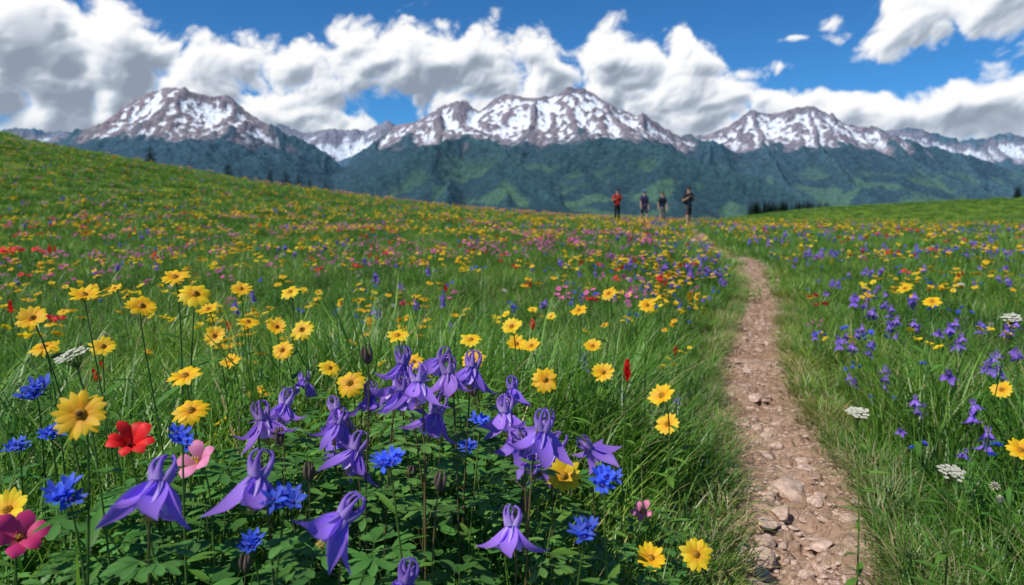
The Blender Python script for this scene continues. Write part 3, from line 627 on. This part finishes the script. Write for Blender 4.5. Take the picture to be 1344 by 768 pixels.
bz=pathz(big[:,0],big[:,1],np.abs(path_d(big[:,0],big[:,1])))+pathrough(big[:,0],big[:,1])+.006
scatter("trail_stones_and_gravel",CS,np.concatenate([np.stack([xs,yy_,zs],-1),np.stack([big[:,0],big[:,1],bz],-1)]),rots(ns+len(big),.2),np.concatenate([u3(sz),u3(big[:,2])]),np.concatenate([R.randint(0,5,ns),big[:,3].astype(int)]))
# ================================================= conifers
MTk=simple("bark",(.09,.06,.04)); MN=simple("needles",(.010,.022,.010),.8,.2,2,.4)
def conifer(seed):
    rs=random.Random(seed); mb=MB(); mb.tube([(0,0,0),(0,0,.5),(0,0,1)],[.022,.012,.002],(.1,.07,.05),0,6)
    for i in range(34):
        f=i/33; z=.08+.9*f; L=.24*(1-f)**.8+.016
        for k in range(9):
            a=rs.uniform(0,6.28); l=L*rs.uniform(.6,1.15); d=np.array([math.cos(a),math.sin(a)]); t=np.linspace(0,1,5)
            P=np.stack([d[0]*l*t,d[1]*l*t,z-.30*l*t+.16*l*t**2],-1); S=np.array([-d[1],d[0],0])
            mb.strip(P,S,l*.13*np.array([.3,1,.5,.9,.05]),(.03,.06,.03),1)
            for j in (1,2,3):
                for s_ in (-1,1):
                    e=P[j]+np.array([d[0]*.5-s_*d[1]*.8,d[1]*.5+s_*d[0]*.8,-.35])*l*.28; mb.strip([P[j],e],(d[0],d[1],0),[l*.07,.002],(.03,.06,.03),1)
    return mb.mesh("pine_tree",[MTk,MN],False)
CM=[conifer(s) for s in range(3)]
for i,(x,y,tip) in enumerate([(-30.2,58,6.0),(-24.6,60,4.7),(-24.4,70,4.3),(-23.2,71,4.6),(-21.6,70,4.1),(-20.2,69,3.6),(-25.6,73,4.4),(-18.9,70,3.3)]):
    g=hz1(x,y)-.1; hh=tip-g; o=bpy.data.objects.new("pine_tree",CM[i%3]); o.location=(x,y,g); o.scale=(hh*1.15,hh*1.15,hh); o.rotation_euler=(0,0,i*1.3); sc.collection.objects.link(o)
CT=protos("distant_conifers",CM,"conifer")
tp=[];ts=[]
for k in range(70):
    x=ru(51.5,69); y=ru(142,156); tip=.6+ru(-.1,.9)+(x-51)*.02; g=hz1(x,y)-.1
    if tip-g>1: tp.append((x,y,g)); ts.append(tip-g)
for k in range(22):
    x=ru(103,120); y=ru(140,150); g=hz1(x,y)-.1; tip=4.3+ru(-.3,.8); tp.append((x,y,g)); ts.append(max(2,tip-g))
scatter("distant_trees",CT,tp,rots(len(tp),.02),u3(ts),R.randint(0,3,len(tp)))
# ================================================= hikers
MSK=simple("skin",(.42,.24,.16),.55,.4,8,.08); MEY=simple("eye_and_lip_dark",(.03,.015,.012))
def cloth(n,c): return simple(n,c,.9,.1,40,.2)
def skinned(verts,edges,rad,sub=2):
    me=bpy.data.meshes.new("tmp"); me.from_pydata(verts,edges,[]); o=bpy.data.objects.new("tmp",me); sc.collection.objects.link(o)
    md=o.modifiers.new("s",'SKIN'); 
    for i,r in enumerate(rad): sv=me.skin_vertices[0].data[i]; sv.radius=r if isinstance(r,tuple) else (r,r); sv.use_root=(i==0)
    md.use_smooth_shade=True; m2=o.modifiers.new("u",'SUBSURF'); m2.levels=sub; m2.render_levels=sub
    dg=bpy.context.evaluated_depsgraph_get(); r=bpy.data.meshes.new_from_object(o.evaluated_get(dg)); bpy.data.objects.remove(o); return r
def hiker(x,y,height,facing,shirt,shorts,pants,hair,longhair=False,cap=None,pack=None,step=.10,female=False,armsup=False,vest=None):
    s=height/1.75; e=bpy.data.objects.new("hiker",None); sc.collection.objects.link(e); e.location=(x,y,hz1(x,y)+.0); e.rotation_euler=(0,0,facing); e.scale=(s,s,s)
    sw=.155 if female else .18
    V=[(0,0,.96),(0,.01,1.10),(0,.0,1.28),(0,0,1.42),(0,-.005,1.50),(0,-.02,1.58),(0,-.02,1.66),(0,-.01,1.71)]; Rd_=[(.135,.10),(.115,.085),(.145,.10),(.085,.07),.055,.068,.082,.06]
    E=[(i,i+1) for i in range(7)]
    def ad(p,r,frm): V.append(p); Rd_.append(r); E.append((frm,len(V)-1)); return len(V)-1
    wr=[]
    for sd in (-1,1):
        a=ad((sd*sw,0,1.405),.058,3)
        if armsup: b=ad((sd*(sw+.07),.02,1.15),.043,a); c=ad((sd*(sw-.02),-.20,1.24),.030,b); h_=ad((sd*(sw-.06),-.25,1.29),(.036,.022),c)
        else: b=ad((sd*(sw+.055),.02-sd*step*.3,1.13),.042,a); c=ad((sd*(sw+.065),-.08-sd*step*.6,.90),.028,b); h_=ad((sd*(sw+.06),-.10-sd*step*.7,.825),(.024,.038),c)
        wr.append((sd,V[c],V[h_]))
        hp=ad((sd*.085,0,.88),.095,0); k=ad((sd*.10,-.03+sd*step*.9,.50),.060,hp); an=ad((sd*.10,.0+sd*step*1.6,.10),.040,k); hl=ad((sd*.10,-.03+sd*step*1.6,.045),.042,an); ad((sd*.115,-.17+sd*step*1.6,.03),.034,hl)
    me=skinned(V,E,Rd_)
    mats=[MSK,shirt,shorts,cloth("hiking_boot",(.05,.035,.025))]
    for m in mats: me.materials.append(m)
    lowhem=.12 if pants else .56
    for p in me.polygons:
        c=p.center; ax=abs(c.x); arm=ax>sw-.01 and .76<c.z<1.36
        if c.z>1.455: i=0
        elif arm and ax>sw+.012: i=1 if c.z>1.22 and not (armsup and c.y<-.07) else 0
        elif armsup and c.y<-.13 and c.z>1: i=0
        elif c.z>.96: i=1
        elif c.z>lowhem: i=2
        elif c.z>.13: i=0
        else: i=3
        p.material_index=i
    def ch(name,me_): o=bpy.data.objects.new(name,me_); o.parent=e; sc.collection.objects.link(o); return o
    ch("body",me)
    for sd,cw,hd in wr:
        cw=np.array(cw);hd=np.array(hd); d=(hd-cw)/np.linalg.norm(hd-cw); side=np.array([0,-1.,0]) if not armsup else np.array([-sd,0,.3])*1.; fl=np.array([-sd,0,0])*1.
        VV=[tuple(hd)];RR=[.013];EE=[]
        for f in range(4):
            o_=(f-1.5)*.018; L=(.070,.082,.076,.060)[f]; p0=hd+side*o_*-1+d*.01; p1=p0+d*L*.5+fl*.006; p2=p1+d*L*.4+fl*.022
            i=len(VV); VV+=[tuple(p0),tuple(p1),tuple(p2)]; RR+=[.010,.009,.0075]; EE+=[(0,i),(i,i+1),(i+1,i+2)]
        p0=hd-d*.03+side*.03; p1=p0+side*.025+d*.03; i=len(VV); VV+=[tuple(p0),tuple(p1),tuple(p1+d*.025)]; RR+=[.011,.010,.008]; EE+=[(0,i),(i,i+1),(i+1,i+2)]
        m_=skinned(VV,EE,RR,1); m_.materials.append(MSK); ch("hand_fingers",m_)
    f=MB()
    for sd in (-1,1):
        f.ball((sd*.030,-.098,1.645),(.012,.006,.006),(.5,.5,.5),0,8,5); f.ball((sd*.082,-.005,1.635),(.012,.020,.030),(1,1,1),1,8,6); f.strip([(sd*.018,-.102,1.665),(sd*.044,-.095,1.667)],(0,0,1),[.003,.003],(1,1,1),0)
    f.ball((0,-.108,1.620),(.013,.018,.022),(1,1,1),1,8,6); f.ball((0,-.096,1.583),(.024,.008,.006),(1,1,1),0,8,5)
    ch("face",f.mesh("face",[MEY,MSK]))
    hm=cloth("hair",hair); hb=MB(); 
    nu,nv=18,9; VV=[]
    for i in range(nv+1):
        for j in range(nu):
            th=2*math.pi*j/nu; back=math.sin(th); ph=(1.25+.75*max(0,back))*i/nv; q=1+.03*math.sin(j*5+i*3)
            VV.append((.098*q*math.sin(ph)*math.cos(th),-.012+.108*q*math.sin(ph)*math.sin(th),1.655+.10*math.cos(ph)))
    hb.add(VV,[(i*nu+j,i*nu+(j+1)%nu,(i+1)*nu+(j+1)%nu,(i+1)*nu+j) for i in range(nv) for j in range(nu)],(1,1,1),0)
    if longhair: hb.tube([(0,.085,1.68),(0,.12,1.60),(0,.115,1.50),(0,.10,1.40)],[.035,.04,.035,.012],(1,1,1),0,8)
    ch("hair",hb.mesh("hair",[hm]))
    if cap:
        cb=MB(); cb.ball((0,-.012,1.672),(.105,.118,.092),(1,1,1),0,18,7,True); cb.strip([(0,-.10,1.682),(0,-.15,1.678),(0,-.195,1.664)],(1,0,0),[.085,.078,.045],(1,1,1),0,.15); ch("cap",cb.mesh("cap",[cap]))
    if pack:
        import bmesh
        bm=bmesh.new()
        def bx(c,sz):
            r=bmesh.ops.create_cube(bm,size=1); bmesh.ops.scale(bm,vec=sz,verts=r['verts']); bmesh.ops.translate(bm,vec=c,verts=r['verts'])
        bx((0,.20,1.24),(.29,.17,.46)); bx((0,.30,1.14),(.22,.06,.20)); bx((0,.19,1.485),(.25,.17,.06))
        bmesh.ops.bevel(bm,geom=bm.edges[:],offset=.025,segments=2,affect='EDGES'); pm=bpy.data.meshes.new("backpack"); bm.to_mesh(pm); bm.free(); pm.materials.append(pack); ch("backpack",pm)
        st=MB()
        for sd in (-1,1): st.strip([(sd*.09,.12,1.46),(sd*.10,.0,1.500),(sd*.10,-.09,1.42),(sd*.105,-.128,1.30),(sd*.12,-.10,1.15),(sd*.14,.06,1.08)],(1,0,0),[.022]*6,(1,1,1),0)
        st.strip([(-.10,-.128,1.33),(0,-.137,1.33),(.10,-.128,1.33)],(0,0,1),[.01]*3,(1,1,1),0); ch("pack_straps",st.mesh("pack_straps",[pack]))
    return e
navy=cloth("navy_shirt",(.018,.024,.05)); dk=cloth("dark_shorts",(.03,.032,.04)); blk=cloth("black_cloth",(.015,.015,.017))
hiker(7.82,30.5,1.86,.15,cloth("charcoal_shirt",(.028,.032,.045)),cloth("grey_shorts",(.055,.055,.06)),False,(.03,.02,.012),cap=cloth("dark_cap",(.03,.035,.04)),pack=cloth("dark_backpack",(.02,.03,.045)),step=.12,armsup=True)
hiker(8.0,36.6,1.74,-.1,navy,cloth("khaki_shorts",(.14,.13,.12)),False,(.06,.035,.018),longhair=True,pack=blk,step=.09,female=True)
hiker(6.87,35.7,1.76,.1,cloth("purple_shirt",(.06,.035,.09)),dk,False,(.03,.02,.015),longhair=True,cap=cloth("blue_cap",(.05,.09,.2)),pack=cloth("blue_pack",(.02,.05,.15)),step=-.1,female=True)
hiker(5.46,35.7,1.78,.05,cloth("red_shirt",(.60,.03,.025)),blk,True,(.02,.014,.01),pack=blk,step=.08,armsup=True)
